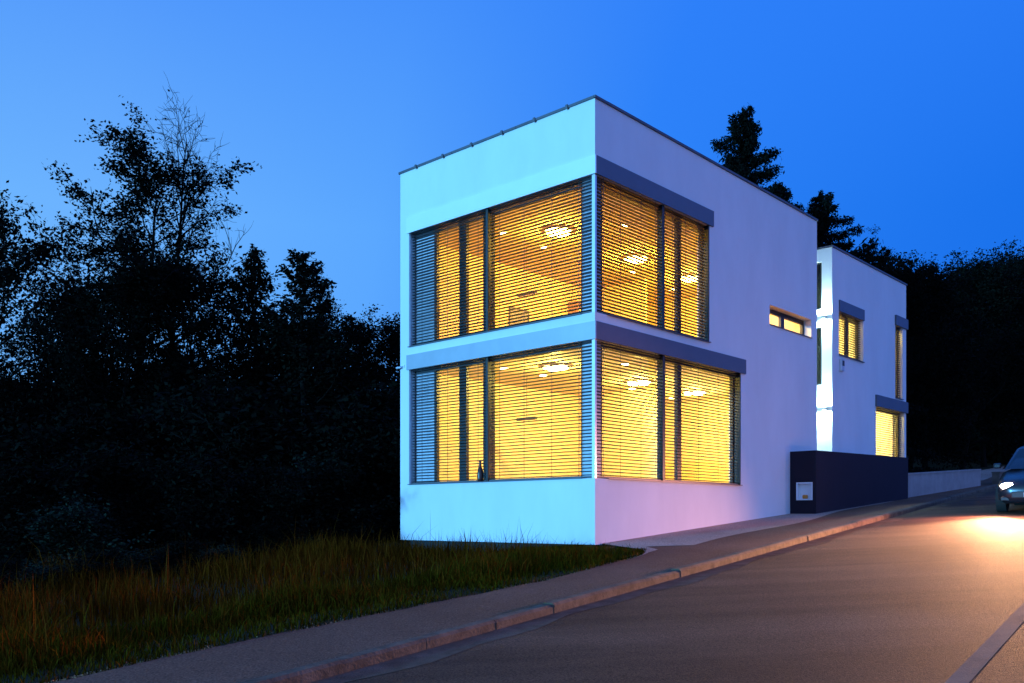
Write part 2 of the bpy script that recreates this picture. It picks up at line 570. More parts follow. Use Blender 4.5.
def window(face, bars, a0, a1, z0, z1, panels=(), d=(.16, .23), gl=None, parent=house, sill=True, so=.045):
    """frame (one mesh) + panes; bars = list of (b0,b1) vertical members"""
    f = .055
    lst = [(a0, a1, d[0], d[1], z0, z0 + f), (a0, a1, d[0], d[1], z1 - f - .05, z1)]
    for (b0, b1) in bars: lst.append((b0, b1, d[0] - .004, d[1] + .004, z0 + f, z1 - f - .05))
    w = fr(face, lst, 'window', M['anth'], parent)
    xs = sorted(bars)
    for (p, q) in zip(xs[:-1], xs[1:]):
        g = (p[1], q[0])
        dm = (d[0] + d[1]) / 2
        if any(abs(g[0] - pp) < .02 for pp in panels):
            fr(face, [(g[0], g[1], dm - .02, dm + .02, z0 + f, z1 - f - .05)], 'infill_panel', M['panel'], w)
        else:
            fr(face, [(g[0], g[1], dm - .008, dm + .008, z0 + f, z1 - f - .05)], 'pane', gl or M['glass'], w)
    if sill:
        fr(face, [(a0 - .0, a1 + .0, -so, d[0], z0 - .0005, z0 + .014)], 'sill', M['coping'], w)
    return w


# depth correction: members at ~.18 behind the face sit further along than they look
for (z0, z1) in (LO, UP):
    w = window('L', [(.36, .44), (2.71, 2.97), (3.46, 3.67), (4.36, 4.44), (5.062, 5.08)], .30, 5.08, z0, z1, panels=(4.44,))
    blind('blind', 'L', .075, 2.70, z0 + .014, z1, w, cords=(.4, 1.05, 1.75, 2.4))
    blind('blind', 'L', 2.77, 5.06, z0 + .014, z1, w, cords=(3.0, 3.9, 4.7))
    fr('L', [(2.705, 2.765, .02, .14, z0 + .014, z1)], 'guide_rail', M['anth'], w)
    fr('L', [(5.066, 5.079, .02, .155, z0 + .014, z1)], 'guide_rail', M['panel'], w)
w = window('R', [(.36, .42), (2.34, 2.52), (2.97, 3.12), (5.24, 5.32)], .36, 5.32, *LO)
blind('blind', 'R', .06, 2.22, LO[0] + .014, LO[1], w, cords=(.3, .83, 1.5, 2.0))
blind('blind', 'R', 2.30, 5.28, LO[0] + .014, LO[1], w, cords=(2.7, 3.6, 4.4, 5.0))
fr('R', [(2.225, 2.295, .02, .14, LO[0] + .014, LO[1])], 'guide_rail', M['anth'], w)
fr('R', [(5.288, 5.318, .003, .159, LO[0] + .014, LO[1])], 'guide_rail', M['anth'], w)
w = window('R', [(.36, .42), (2.34, 2.50), (2.97, 3.11), (3.92, 3.97)], .36, 3.97, *UP)
blind('blind', 'R', .06, 2.20, UP[0] + .014, UP[1], w, cords=(.3, .83, 1.5, 2.0))
blind('blind', 'R', 2.28, 3.92, UP[0] + .014, UP[1], w, cords=(2.6, 3.1, 3.6))
fr('R', [(2.205, 2.275, .02, .14, UP[0] + .014, UP[1])], 'guide_rail', M['anth'], w)
fr('R', [(3.93, 3.968, .003, .159, UP[0] + .014, UP[1])], 'guide_rail', M['anth'], w)
# strip window
window('R', [(6.69, 6.75), (7.66, 7.84), (8.84, 8.92)], 6.69, 8.92, 5.0, 5.47, d=(.20, .26), so=.03)

# ------------------------------------------------------------------ rear wing of the house
A0, A1, HB, VB = 10.17, 15.58, 7.58, 5.2
wing_holes = [(10.60, 12.25, 4.80, 5.98), (13.17, 15.42, 1.6, 3.68), (14.68, A1 - T, 4.05, 6.24)]
wall('wall', (0, 0, 0), (1, 0, 0), (0, 1, 0), A0 + T, A1, .2, HB, wing_holes, T, M['plaster'], house)
wall('wall', (A0, 0, 0), (0, 1, 0), (1, 0, 0), 0, VB, .2, HB, [(.28, 1.6, 6.0, 7.25), (.28, 1.6, 4.0, 5.52)], T, M['plaster'], house)
wall('wall', (A1, 0, 0), (0, 1, 0), (-1, 0, 0), T, VB, .2, HB, [], T, M['plaster'], house)
wall('wall', (0, VB, 0), (1, 0, 0), (0, -1, 0), A0 + T, A1 - T, .2, HB, [], T, M['plaster'], house)
wall('wall', (0, 2.6, 0), (1, 0, 0), (0, 1, 0), UH + .002, A0 - .002, .2, 7.3, [], T, M['plaster'], house)
boxes('roof', [(A0 + T, A1 - T, T, VB - T, 6.95, 7.1)], M['concrete'], house)
boxes('coping', [(A0 - .03, A0 + T + .03, -.03, VB, HB + .002, HB + .045), (A0 + T + .034, A1 + .03, -.03, T + .03, HB + .002, HB + .045),
                 (A1 - T - .03, A1 + .03, T + .034, VB, HB + .002, HB + .044)], M['coping'], house)
boxes('floor', [(A0 + T, A1 - T, T, VB - T, .85, 1.0), (A0 + T, A1 - T, T, VB - T, 3.92, 4.0)], M['wood'], house)
boxes('ceiling', [(A0 + T, A1 - T, T, VB - T, 3.8, 3.915), (A0 + T, A1 - T, T, VB - T, 6.8, 6.94)], M['room'], house)
boxes('partition', [(A0 + T + .002, A1 - T - .002, 3.2, 3.3, 1.0, 3.8), (A0 + T + .002, A1 - T - .002, 3.2, 3.3, 4.0, 6.8)], M['room'], house)
for (z0, z1) in ((6.0, 7.25), (4.0, 5.52)):
    wn_ = boxes('window', [(A0 + .06, A0 + .12, .28, .34, z0, z1), (A0 + .06, A0 + .12, 1.54, 1.6, z0, z1), (A0 + .061, A0 + .119, .34, 1.54, z0, z0 + .05), (A0 + .061, A0 + .119, .34, 1.54, z1 - .05, z1)], M['anth'], house)
    boxes('pane', [(A0 + .08, A0 + .10, .34, 1.54, z0 + .05, z1 - .05)], M['tint'], wn_)
boxes('blind_box', [(10.60, 12.28, -.03, .0, 5.97, 6.27)], M['band'], house)
boxes('blind_box', [(14.64, A1 + .05, -.05, .0, 6.23, 6.53)], M['band'], house)
boxes('blind_box', [(13.12, A1 + .05, -.05, .0, 3.67, 4.0)], M['band'], house)
w = window('R', [(10.60, 10.66), (11.42, 11.60), (12.18, 12.25)], 10.60, 12.25, 4.80, 5.98, d=(.15, .2))
blind('blind', 'R', 10.63, 11.28, 4.815, 5.98, w); blind('blind', 'R', 11.34, 12.22, 4.815, 5.98, w)
w = window('R', [(13.17, 13.32), (15.28, 15.42)], 13.17, 15.42, 1.6, 3.68, d=(.15, .2))
blind('blind', 'R', 13.2, 15.39, 1.615, 3.68, w)
w = window('R', [(14.68, 14.74), (15.2, A1 - T)], 14.68, A1 - T, 4.05, 6.24, d=(.15, .2))
blind('blind', 'R', 14.70, A1 - T, 4.065, 6.24, w)


def in_house(u, v, z):
    return Vector((1.4916 + .6782 * u - .7349 * v, 16.3 + .7349 * u + .6782 * v, 1.04 + z))


LAMP_W = 330
# ceiling lamps -----------------------------------------------------
def ceiling_lamp(u, v, z, r, label, group, m='lamp'):
    o = empty('ceiling_lamp', in_house(u, v, z), (0, 0, ANG))
    put(o, label, 'ceiling lamp', group)
    bm = bmesh.new(); cyl(bm, (0, 0, 0), (0, 0, -.035), r + .03, r + .03, 28)
    obj('lamp_base', bm, M['white'], o)
    bm = bmesh.new(); cyl(bm, (0, 0, -.036), (0, 0, -.075), r, r * .9, 28)
    obj('diffuser', bm, M[m], o)
    ld = bpy.data.lights.new('lamp_light', 'POINT'); ld.energy = LAMP_W * (1.4 if m == 'lamp_up' else 1.0); ld.shadow_soft_size = .06
    ld.color = (1, .57, .062) if m == 'lamp_up' else (1, .74, .15)
    lo = bpy.data.objects.new('bulb', ld); col.objects.link(lo); lo.parent = o; lo.location = (0, 0, -.16)
    return o


def downlight(u, v, z, label, group, r=.075):
    o = empty('downlight', in_house(u, v, z), (0, 0, ANG))
    put(o, label, 'downlight', group)
    bm = bmesh.new(); cyl(bm, (0, 0, 0), (0, 0, -.012), r + .025, r + .02, 20)
    obj('trim_ring', bm, M['white'], o)
    bm = bmesh.new(); cyl(bm, (0, 0, -.0125), (0, 0, -.02), r, r * .95, 20)
    obj('lens', bm, M['spotlamp'], o)
    return o


for (u, v), t in zip([(1.84, 2.39), (4.66, 2.37), (7.02, 2.37)],
                     ['large round ceiling lamp of the upper floor nearest the house corner', 'large round ceiling lamp in the middle of the upper room, behind the right-hand blinds',
                      'large round ceiling lamp deepest in the upper room, behind the narrow panes']):
    ceiling_lamp(u, v, 6.6, .27, t, 'large round ceiling lamps', 'lamp_up')
for (u, v), t in zip([(1.72, 2.36), (4.72, 2.33), (7.15, 2.3)],
                     ['large round ceiling lamp of the ground floor nearest the house corner', 'large round ceiling lamp in the middle of the ground-floor room, behind the right-hand blinds',
                      'large round ceiling lamp deepest in the ground-floor room, behind the wide right pane']):
    ceiling_lamp(u, v, 3.70, .27, t, 'large round ceiling lamps')
for fl, z in (('upper-floor', 6.6), ('ground-floor', 3.70)):
    for (u, v), t in zip([(1.21, 3.38), (2.51, 3.39), (4.12, 3.46), (5.62, 3.15), (2.53, 1.15), (3.87, 1.2), (7.78, 3.38)],
                         ['small %s downlight seen left of the big corner lamp', 'small %s downlight just behind the big corner lamp', 'small %s downlight glimpsed at the dark strip beside the corner post',
                          'small %s downlight just below the middle big lamp', 'small %s downlight near the right face, closest to the corner', 'small %s downlight near the right face, by the first mullion', 'small %s downlight deepest in the room by the narrow panes']):
        downlight(u, v, z, t % fl, 'small ceiling downlights')
ceiling_lamp(11.5, 1.6, 6.8, .25, 'round ceiling lamp behind the small two-pane window of the rear wing', 'rear wing lamps')
ceiling_lamp(14.3, 1.6, 3.8, .25, 'round ceiling lamp behind the low window of the rear wing above the navy wall', 'rear wing lamps')
ceiling_lamp(13.6, 1.6, 6.8, .25, 'second round ceiling lamp, added to brighten the upper floor of the rear wing', 'rear wing lamps')  # extra lamp added to raise the light on this floor
ceiling_lamp(12.2, 1.6, 3.8, .25, 'second round ceiling lamp, added unseen to brighten the rear wing ground floor', 'rear wing lamps')  # extra unseen lamp, added to make the lower room brighter
pic = empty('wall_picture', in_house(3.5, VH - T - .034, 5.35), (0, 0, ANG)); put(pic, 'grey picture in a dark frame on the back wall of the lit upper room', 'picture')
boxes('frame', [(-.36, .36, -.03, 0, -.27, -.24), (-.36, .36, -.03, 0, .24, .27), (-.36, -.33, -.03, 0, -.24, .24), (.33, .36, -.03, 0, -.24, .24)], M['anth'], pic)
boxes('canvas', [(-.33, .33, -.02, 0, -.24, .24)], mat('grey_print', (.35, .34, .33), .7, base2=(.10, .10, .11), vscale=5), pic)
for (u, v, z, rot, t) in ((6.0, VH - T - .034, 4.002, math.pi, 'tall shelf with dark boxes against the back wall of the lit upper room'),):
    sh = empty('tall_shelf', in_house(u, v, z), (0, 0, ANG + rot)); put(sh, t, 'shelf')
    boxes('side_panel', [(-.6, -.57, .0, .35, 0, 2.1)], M['wood'], sh); boxes('side_panel', [(.57, .6, .0, .35, 0, 2.1)], M['wood'], sh)
    for i in range(6): boxes('shelf_board', [(-.568, .568, .0, .34, .02 + i * .41, .045 + i * .41)], M['wood'], sh)
    rs = random.Random(int(u * 10))
    for i in range(5):
        x = -.54
        while x < .40:
            w_ = rs.uniform(.10, .26)
            if rs.random() < .7: boxes('box_file', [(x, x + w_ - .02, .04, .30, .047 + i * .41, .047 + i * .41 + rs.uniform(.16, .33))], (M['anth'], M['white'], M['panel'])[rs.randrange(3)], sh)
            x += w_
# dark spotlight bars hanging in both rooms
for z, t in ((5.55, 'short dark bar spotlight hanging in the upper room behind the wide left pane'), (2.72, 'short dark bar spotlight hanging in the ground-floor room behind the wide left pane')):
    o = empty('spotlight_bar', in_house(2.3, 3.7, z), (0, 0, ANG)); put(o, t, 'spotlight', 'dark spotlight bars')
    bm = bmesh.new(); box(bm, -.05, .05, -.28, .28, -.03, .03, .01); obj('bar', bm, M['black'], o)
    bm = bmesh.new()
    zc = 6.6 if z > 4 else 3.70
    cyl(bm, (0, 0, .03), (0, 0, zc - z), .006, n=6); obj('hanger_rod', bm, M['black'], o)

# tall vase on the left sill ----------------------------------------
vb = bmesh.new()
prof = [(.0, 0), (.055, 0), (.06, .05), (.062, .16), (.05, .24), (.026, .30), (.022, .38), (.032, .43), (.02, .43), (.014, .36)]
rings = []
for (r, z) in prof:
    rings.append([vb.verts.new((max(r, .001) * math.cos(a * math.pi / 8), max(r, .001) * math.sin(a * math.pi / 8), z)) for a in range(16)])
for a, b in zip(rings[:-1], rings[1:]):
    for i in range(16): vb.faces.new((a[i], a[(i + 1) % 16], b[(i + 1) % 16], b[i]))
vase = obj('vase', vb, mat('brown_glaze', (.06, .025, .02), .3, var=.3), None, True)
vase.location = in_house(-.002, 2.9, LO[0] + .015)
put(vase, 'slim dark brown vase on the sill of the lower left window', 'vase')
W1_ = None

# security camera at the far left edge -------------------------------
sc_ = empty('security_camera', in_house(-.002, 5.25, 3.80), (0, 0, ANG)); put(sc_, 'small security camera on an arm at the left edge of the white house', 'security camera'); sc_.scale = (.5, .5, .5)
bm = bmesh.new(); box(bm, -.03, .0, -.05, .05, -.06, .06, .006); obj('wall_plate', bm, M['white'], sc_)
bm = bmesh.new(); cyl(bm, (-.03, 0, 0), (-.10, .12, -.02), .014, n=8); obj('arm', bm, M['alu'], sc_)
bm = bmesh.new(); cyl(bm, (-.06, .10, -.04), (-.16, .32, -.07), .045, .045, 14); obj('body', bm, M['panel'], sc_)
bm = bmesh.new(); cyl(bm, (-.16, .321, -.07), (-.165, .33, -.072), .032, .03, 14); obj('lens', bm, M['black'], sc_)

# up-and-down wall lights on the return of the rear wing ------------


def wall_light(v, z, label, watt):
    o = empty('wall_light', in_house(A0 - .001, v, z), (0, 0, ANG)); put(o, label, 'wall light', 'up-and-down wall lights')
    bm = bmesh.new(); box(bm, -.02, 0, -.05, .05, -.05, .05); obj('wall_plate', bm, M['alu'], o)
    bm = bmesh.new(); box(bm, -.11, -.02, -.055, .055, -.045, .045, .008); obj('housing', bm, M['alu'], o)
    bm = bmesh.new(); box(bm, -.095, -.035, -.04, .04, .0455, .048); box(bm, -.095, -.035, -.04, .04, -.048, -.0455)
    obj('lens', bm, emit('cool_lens', (.75, .95, 1.0), 18), o)
    for sgn in (1, -1):
        ld = bpy.data.lights.new('wall_light_beam', 'SPOT'); ld.energy = watt; ld.color = (.55, .92, 1.0)
        ld.spot_size = math.radians(178); ld.spot_blend = .4; ld.shadow_soft_size = .05
        lo = bpy.data.objects.new('beam', ld); col.objects.link(lo); lo.parent = o
        lo.location = (-.12, 0, .06 * sgn); lo.rotation_euler = (math.pi if sgn > 0 else 0, 0, 0)
        lo.rotation_euler = (Vector((.12, 0, sgn))).to_track_quat('-Z', 'Y').to_euler()


wall_light(.17, 3.35, 'small lit wall light low on the bright return beside the navy wall', 220)
wall_light(.20, 5.76, 'small lit wall light high on the bright return beside the narrow strip window', 150)

# small dark box under the rear wing window -------------------------
bx_ = empty('intercom_box', in_house(10.72, -.001, 4.55), (0, 0, ANG)); put(bx_, 'small dark box on the white wall below the two-pane wing window', 'wall box')
bm = bmesh.new(); box(bm, -.09, .09, -.07, 0, -.16, .16, .012); obj('housing', bm, M['panel'], bx_)
bm = bmesh.new(); box(bm, -.06, .06, -.082, -.0705, -.03, .11, .004); obj('cover', bm, M['anth'], bx_)

# navy garden wall --------------------------------------------------
gw = empty('garden_wall', in_house(7.735, 0, 0), (0, 0, ANG))
put(gw, 'low navy blue wall in front of the rear wing, lit niche in its end', 'wall')
bm = bmesh.new()
LG = 6.12


def gz(u, v):      # ground under it, in house z
    q = in_house(u, v, 0); return float(ramp_z(.6 * q.x + .8 * q.y)) - 1.04


yo = -.656
n0, n1, nz0, nz1 = -.575, -.16, .90, 1.335
# end plate with the niche, then a solid body behind it
top0, top1 = 2.09, 2.20
pl = wall('wall_end', (0, yo, 0), (0, 1, 0), (1, 0, 0), 0, -yo - .003, .2, 2.085, [(n0 - yo, n1 - yo, nz0, nz1)], .12, M['navy'], gw)
v8 = [bm.verts.new(c) for c in ((.12, yo, .2), (LG, yo, .2), (LG, -.003, .2), (.12, -.003, .2),
                                (.12, yo, 2.088), (LG, yo, top1), (LG, -.003, top1), (.12, -.003, 2.088))]
for f in ((0, 1, 5, 4), (1, 2, 6, 5), (2, 3, 7, 6), (3, 0, 4, 7), (4, 5, 6, 7), (0, 3, 2, 1)): bm.faces.new([v8[i] for i in f])
obj('wall_body', bm, M['navy'], gw)
bm = bmesh.new()
box(bm, .10, .118, n0 + .004, n1 - .004, nz0 + .004, nz1 - .004)
for b in ((-.012, .10, n0 + .004, n0 + .034, nz0 + .004, nz1 - .004), (-.012, .10, n1 - .034, n1 - .004, nz0 + .004, nz1 - .004),
          (-.012, .10, n0 + .034, n1 - .034, nz0 + .004, nz0 + .034), (-.012, .10, n0 + .034, n1 - .034, nz1 - .034, nz1 - .004)): box(bm, *b)
nb = obj('niche_box', bm, M['white'], gw)
bm = bmesh.new(); box(bm, .02, .095, -.42, -.30, nz0 + .036, nz0 + .13, .02)
obj('orange_fitting', bm, mat('orange_plastic', (.75, .28, .03), .4, var=.05), nb)
bm = bmesh.new(); box(bm, -.02, LG + .02, yo - .02, yo + .0, 0, 0.001); bm.free()

# low concrete walls further up the road ----------------------------


def low_wall(u0, u1, v, th, za, zb, label, m):
    base = in_house(u0, v, 0)
    o = empty('roadside_wall', base, (0, 0, ANG)); put(o, label, 'wall')
    bm = bmesh.new(); ln = u1 - u0
    q = [bm.verts.new(c) for c in ((0, 0, -1), (ln, 0, -1), (ln, th, -1), (0, th, -1), (0, 0, za), (ln, 0, zb), (ln, th, zb), (0, th, za))]
    for f in ((0, 1, 5, 4), (1, 2, 6, 5), (2, 3, 7, 6), (3, 0, 4, 7), (4, 5, 6, 7)): bm.faces.new([q[i] for i in f])
    obj('wall_body', bm, m, o)
    bm = bmesh.new()
    q = [bm.verts.new(c) for c in ((0, -.02, za + .002), (ln, -.02, zb + .002), (ln, th + .02, zb + .002), (0, th + .02, za + .002),
                                   (0, -.02, za + .05), (ln, -.02, zb + .05), (ln, th + .02, zb + .05), (0, th + .02, za + .05))]
    for f in ((0, 1, 5, 4), (1, 2, 6, 5), (2, 3, 7, 6), (3, 0, 4, 7), (4, 5, 6, 7), (0, 3, 2, 1)): bm.faces.new([q[i] for i in f])
    obj('cap', bm, m, o)


low_wall(14.2, 21.4, -.5, .25, 1.72, 2.13, 'low pale concrete wall beyond the navy wall along the pavement', M['concrete'])
low_wall(22.2, 40, -.9, .25, 2.05, 2.9, 'low brownish wall at the far end of the pavement, under the dark trees', mat('brown_stone', (.16, .11, .08), .9, var=.3, vscale=3, bump=.4, bscale=12))

# ------------------------------------------------------------------ plants
rng = np.random.default_rng(11)


def tube(path, radii, n):
    path = np.asarray(path); k = len(path)
    t = np.gradient(path, axis=0); t /= np.linalg.norm(t, axis=1, keepdims=True) + 1e-9
    ref = np.where(np.abs(t[:, 2:3]) > .9, np.array([[1., 0, 0]]), np.array([[0, 0, 1.]]))
    a = np.cross(t, ref); a /= np.linalg.norm(a, axis=1, keepdims=True) + 1e-9
    b = np.cross(t, a)
    an = np.arange(n) * 2 * np.pi / n
    v = path[:, None] + np.asarray(radii)[:, None, None] * (a[:, None] * np.cos(an)[None, :, None] + b[:, None] * np.sin(an)[None, :, None])
    g = np.arange(k * n).reshape(k, n)
    g2 = np.roll(g, -1, axis=1)
    q = np.stack([g[:-1], g2[:-1], g2[1:], g[1:]], -1).reshape(-1, 4)
    return v.reshape(-1, 3), q


class Tubes:
    def __init__(s): s.v, s.f, s.c = [], [], 0
    def add(s, path, radii, n):
        v, q = tube(path, radii, n); s.v.append(v); s.f.append(q + s.c); s.c += len(v)
    def mesh(s, name): return np_mesh(name, np.concatenate(s.v), [np.concatenate(s.f)], True)


def leaves_mesh(name, pts, size, R, elong=2.0, droop=0.0):
    pts = np.asarray(pts); n = len(pts)
    d = R.normal(size=(n, 3)); d[:, 2] -= droop; d /= np.linalg.norm(d, axis=1, keepdims=True)
    e = R.normal(size=(n, 3)); e -= d * np.sum(d * e, 1, keepdims=True); e /= np.linalg.norm(e, axis=1, keepdims=True)
    sz = size * R.uniform(.55, 1.35, (n, 1))
    nrm = np.cross(d, e)
    w = sz / elong * .5
    a = pts; b = pts + d * sz * .5 + e * w + nrm * sz * .06; c = pts + d * sz; f = pts + d * sz * .5 - e * w + nrm * sz * .06
    v = np.stack([a, b, c, f], 1).reshape(-1, 3)
    q = np.arange(4 * n).reshape(n, 4)
    return np_mesh(name, v, [q])


def branch(R, p0, dirn, ln, segs, wob, lift):
    pts = [np.array(p0, float)]; d = np.array(dirn, float)
    for i in range(segs):
        d = d + R.normal(size=3) * wob + np.array([0, 0, lift]); d /= np.linalg.norm(d)
        pts.append(pts[-1] + d * ln / segs)
    return np.array(pts)


def build_tree(seed, Ht, spread, base=.25, limbs=26, leafn=14, leaf=.14, mleaf='leaf_a', shape='round', bare=0.0, jit=.16, r0=None, subs=(5, 8), top_taper=1.0, lift=.06):
    """trunk + limbs mesh, crown mesh of separate leaves"""
    R = np.random.default_rng(seed)
    tb = Tubes()
    r0 = r0 or Ht * .013
    trunk = branch(R, (0, 0, 0), (0, 0, 1), Ht * .95, 12, .05, .10)
    tr = np.linspace(1, .12, 13) ** 1.1 * r0
    tb.add(trunk, tr, 8)
    P = []
    for i in range(limbs):
        t = base + (1 - base) * ((i + R.uniform(0, 1)) / limbs)
        k = t * 12; i0 = min(int(k), 11); p = trunk[i0] + (trunk[i0 + 1] - trunk[i0]) * (k - i0)
        tt = (t - base) / (1 - base)
        if shape == 'round': prof = math.sqrt(max(0.06, 1 - (2 * tt - .85) ** 2 * .75))
        elif shape == 'spire': prof = (1 - tt) ** 1.1 * .92 + .06
        elif shape == 'layer': prof = .95 - .35 * tt
        else: prof = .55 + .45 * math.sin(math.pi * min(1, tt * 1.1))
        az = i * 2.4 + R.uniform(-.5, .5)
        el = math.radians(15 + 50 * tt + R.uniform(-12, 14))
        ln = spread * prof * R.uniform(.65, 1.2)
        d = (math.cos(az) * math.cos(el), math.sin(az) * math.cos(el), math.sin(el))
        lb = branch(R, p, d, ln, 7, .16, lift)
        rl = max(.018, r0 * .42 * (1 - .75 * tt))
        tb.add(lb, np.linspace(1, .15, 8) * rl, 5)
        isb = R.uniform() < bare if tt > .3 else False
        for j in range(R.integers(*subs)):
            u = R.uniform(.25, 1.0) * 7; a0 = min(int(u), 6); q = lb[a0] + (lb[a0 + 1] - lb[a0]) * (u - a0)
            dd = (lb[a0 + 1] - lb[a0]); dd /= np.linalg.norm(dd) + 1e-9
            dd = dd + R.normal(size=3) * .75; dd /= np.linalg.norm(dd)
            sb = branch(R, q, dd, ln * R.uniform(.22, .48), 5, .22, .03)
            tb.add(sb, np.linspace(1, .3, 6) * max(.010, rl * .35), 4)
            for h in range(R.integers(3, 6)):
                u2 = R.uniform(.2, 1) * 5; b0 = min(int(u2), 4); q2 = sb[b0] + (sb[b0 + 1] - sb[b0]) * (u2 - b0)
                d2 = dd + R.normal(size=3) * .8; d2 /= np.linalg.norm(d2)
                tl = R.uniform(.3, .75) * min(1, spread / 3) * (1 if shape != 'spire' else .35 + .65 * prof)
                tw = branch(R, q2, d2, tl, 3, .25, .02)
                tb.add(tw, np.linspace(.009, .004, 4), 3)
                if not isb:
                    nl = R.integers(max(1, leafn // 2), leafn * 3 // 2 + 1)
                    w = R.uniform(.15, 1.05, nl)[:, None] * 3
                    idx = np.clip(w.astype(int), 0, 2)[:, 0]
                    P.append(tw[idx] + (tw[idx + 1] - tw[idx]) * (w - idx[:, None]) + R.normal(size=(nl, 3)) * jit)
                elif R.uniform() < .12:
                    P.append(tw[2:3] + R.normal(size=(1, 3)) * .05)
    tm = tb.mesh('trunk')
    lm = leaves_mesh('crown', np.concatenate(P), leaf, R, 1.8, .3)
    tm.materials.append(M['bark']); lm.materials.append(M[mleaf])
    return tm, lm


def build_conifer(seed, Ht, spread, mleaf='leaf_c', rise=-.07, el=-.05, leaf=.15, dens=1.0, elong=2.6, droop=.16):
    R = np.random.default_rng(seed)
    tb = Tubes()
    trunk = np.stack([np.array([0.05 * math.sin(i), .05 * math.cos(i * 1.3), Ht * i / 12]) for i in range(13)])
    tb.add(trunk, np.linspace(1, .06, 13) * Ht * .012, 8)
    P = []
    n = int(Ht * 9)
    for i in range(n):
        t = .10 + .895 * i / n
        if R.uniform() < .10: continue
        z = t * Ht
        ln = (spread * (1 - t) ** .8 + .18) * R.uniform(.6, 1.15)
        az = i * 2.4 + R.uniform(-.4, .4)
        d = np.array([math.cos(az), math.sin(az), el + .5 * t])
        lb = branch(R, (0, 0, z), d / np.linalg.norm(d), ln, 6, .05, rise + .02 * t)
        lb[-2:, 2] += .05 * ln
        tb.add(lb, np.linspace(.05, .008, 7) * (1.1 - t), 4)
        m = int((460 * ln / 1.5 + 60) * dens)
        w = R.uniform(.06, 1, m) ** .8 * 6; ix = np.clip(w.astype(int), 0, 5)
        pts = lb[ix] + (lb[ix + 1] - lb[ix]) * (w - ix)[:, None]
        sidew = (.30 * ln * (1 - np.abs(w / 6 - .45)) * .8)[:, None]
        side = np.array([-math.sin(az), math.cos(az), 0])
        pts = pts + side * R.normal(size=(m, 1)) * sidew * .6 + np.array([0, 0, -1.]) * np.abs(R.normal(size=(m, 1))) * droop + R.normal(size=(m, 3)) * .04
        P.append(pts)
    tm = tb.mesh('trunk'); lm = leaves_mesh('crown', np.concatenate(P), leaf, R, elong, .9)
    tm.materials.append(M['bark']); lm.materials.append(M[mleaf])
    return tm, lm


def place(name, meshes, px, depth, label, cat, group=None, rot=0.0, sc=1.0, x=None, dz=-.1):
    X_ = (px - 512) / 907.0 * depth if x is None else x
    o = empty(name, (X_, depth, float(ground_z(X_, depth)) + dz), (0, 0, rot))
    o.scale = (sc, sc, sc) if not isinstance(sc, tuple) else sc
    put(o, label, cat, group)
    for nm, m in zip(('trunk', 'crown'), meshes):
        c = bpy.data.objects.new(nm, m); col.objects.link(c); c.parent = o
    return o


def norm(meshes, Ht):
    # bring a tree's real top (95th of the leaf tips) to its nominal height
    z = np.empty(len(meshes[1].vertices) * 3, np.float32); meshes[1].vertices.foreach_get('co', z)
    z2 = np.empty(len(meshes[0].vertices) * 3, np.float32); meshes[0].vertices.foreach_get('co', z2)
    k = Ht / max(z[2::3].max(), z2[2::3].max())
    for m in meshes: m.transform(Matrix.Diagonal((1, 1, k, 1)))
    return meshes


def hgt(py, px, depth):
    X_ = (px - 512) / 907.0 * depth
    return (517 - py) / 907.0 * depth + 1.54 - float(ground_z(X_, depth)) + .1


W = 'wood left of the house'
tall = norm(build_tree(21, 13.4, 4.2, .22, 34, 34, .115, 'leaf_a', 'layer', jit=.11, lift=.015), 13.4)
half = norm(build_tree(35, 13.6, 3.0, .30, 40, 12, .12, 'leaf_a', 'tall', bare=1.0, jit=.12, lift=.10), 13.6)
rnd_a = norm(build_tree(5, 10, 3.4, .12, 42, 26, .125, 'leaf_a', 'round', jit=.16), 9.8)
rnd_b = norm(build_tree(8, 9, 2.9, .10, 38, 26, .12, 'leaf_b', 'round', jit=.15), 8.8)
spire = norm(build_conifer(13, 9, 2.6, 'leaf_b', .07, .45, .11, .42, 1.8, .04), 9.0)
con = norm(build_conifer(3, 15, 5.6), 15)

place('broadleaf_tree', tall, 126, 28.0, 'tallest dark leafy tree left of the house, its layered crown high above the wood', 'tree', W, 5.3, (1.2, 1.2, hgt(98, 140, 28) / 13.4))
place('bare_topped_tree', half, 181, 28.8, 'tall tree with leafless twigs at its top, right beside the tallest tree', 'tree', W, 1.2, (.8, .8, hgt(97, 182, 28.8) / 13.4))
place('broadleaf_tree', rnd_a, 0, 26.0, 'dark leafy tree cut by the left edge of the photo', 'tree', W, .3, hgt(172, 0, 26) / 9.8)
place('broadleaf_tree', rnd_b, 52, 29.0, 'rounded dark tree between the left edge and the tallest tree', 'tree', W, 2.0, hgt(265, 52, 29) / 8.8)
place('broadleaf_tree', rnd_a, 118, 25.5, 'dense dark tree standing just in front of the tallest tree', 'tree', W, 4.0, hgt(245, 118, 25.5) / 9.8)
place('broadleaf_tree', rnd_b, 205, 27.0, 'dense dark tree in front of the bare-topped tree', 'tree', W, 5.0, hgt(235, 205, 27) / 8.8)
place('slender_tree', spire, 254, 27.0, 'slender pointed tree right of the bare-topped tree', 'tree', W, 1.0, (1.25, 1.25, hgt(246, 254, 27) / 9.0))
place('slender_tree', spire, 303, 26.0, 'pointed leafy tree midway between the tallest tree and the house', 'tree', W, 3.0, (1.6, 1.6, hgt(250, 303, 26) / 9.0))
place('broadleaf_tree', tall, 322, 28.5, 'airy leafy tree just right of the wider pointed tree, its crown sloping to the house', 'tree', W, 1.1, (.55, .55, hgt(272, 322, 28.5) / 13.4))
place('broadleaf_tree', rnd_b, 280, 30.0, 'low rounded tree filling the gap between the two pointed trees', 'tree', W, 3.3, hgt(300, 280, 30) / 8.8)
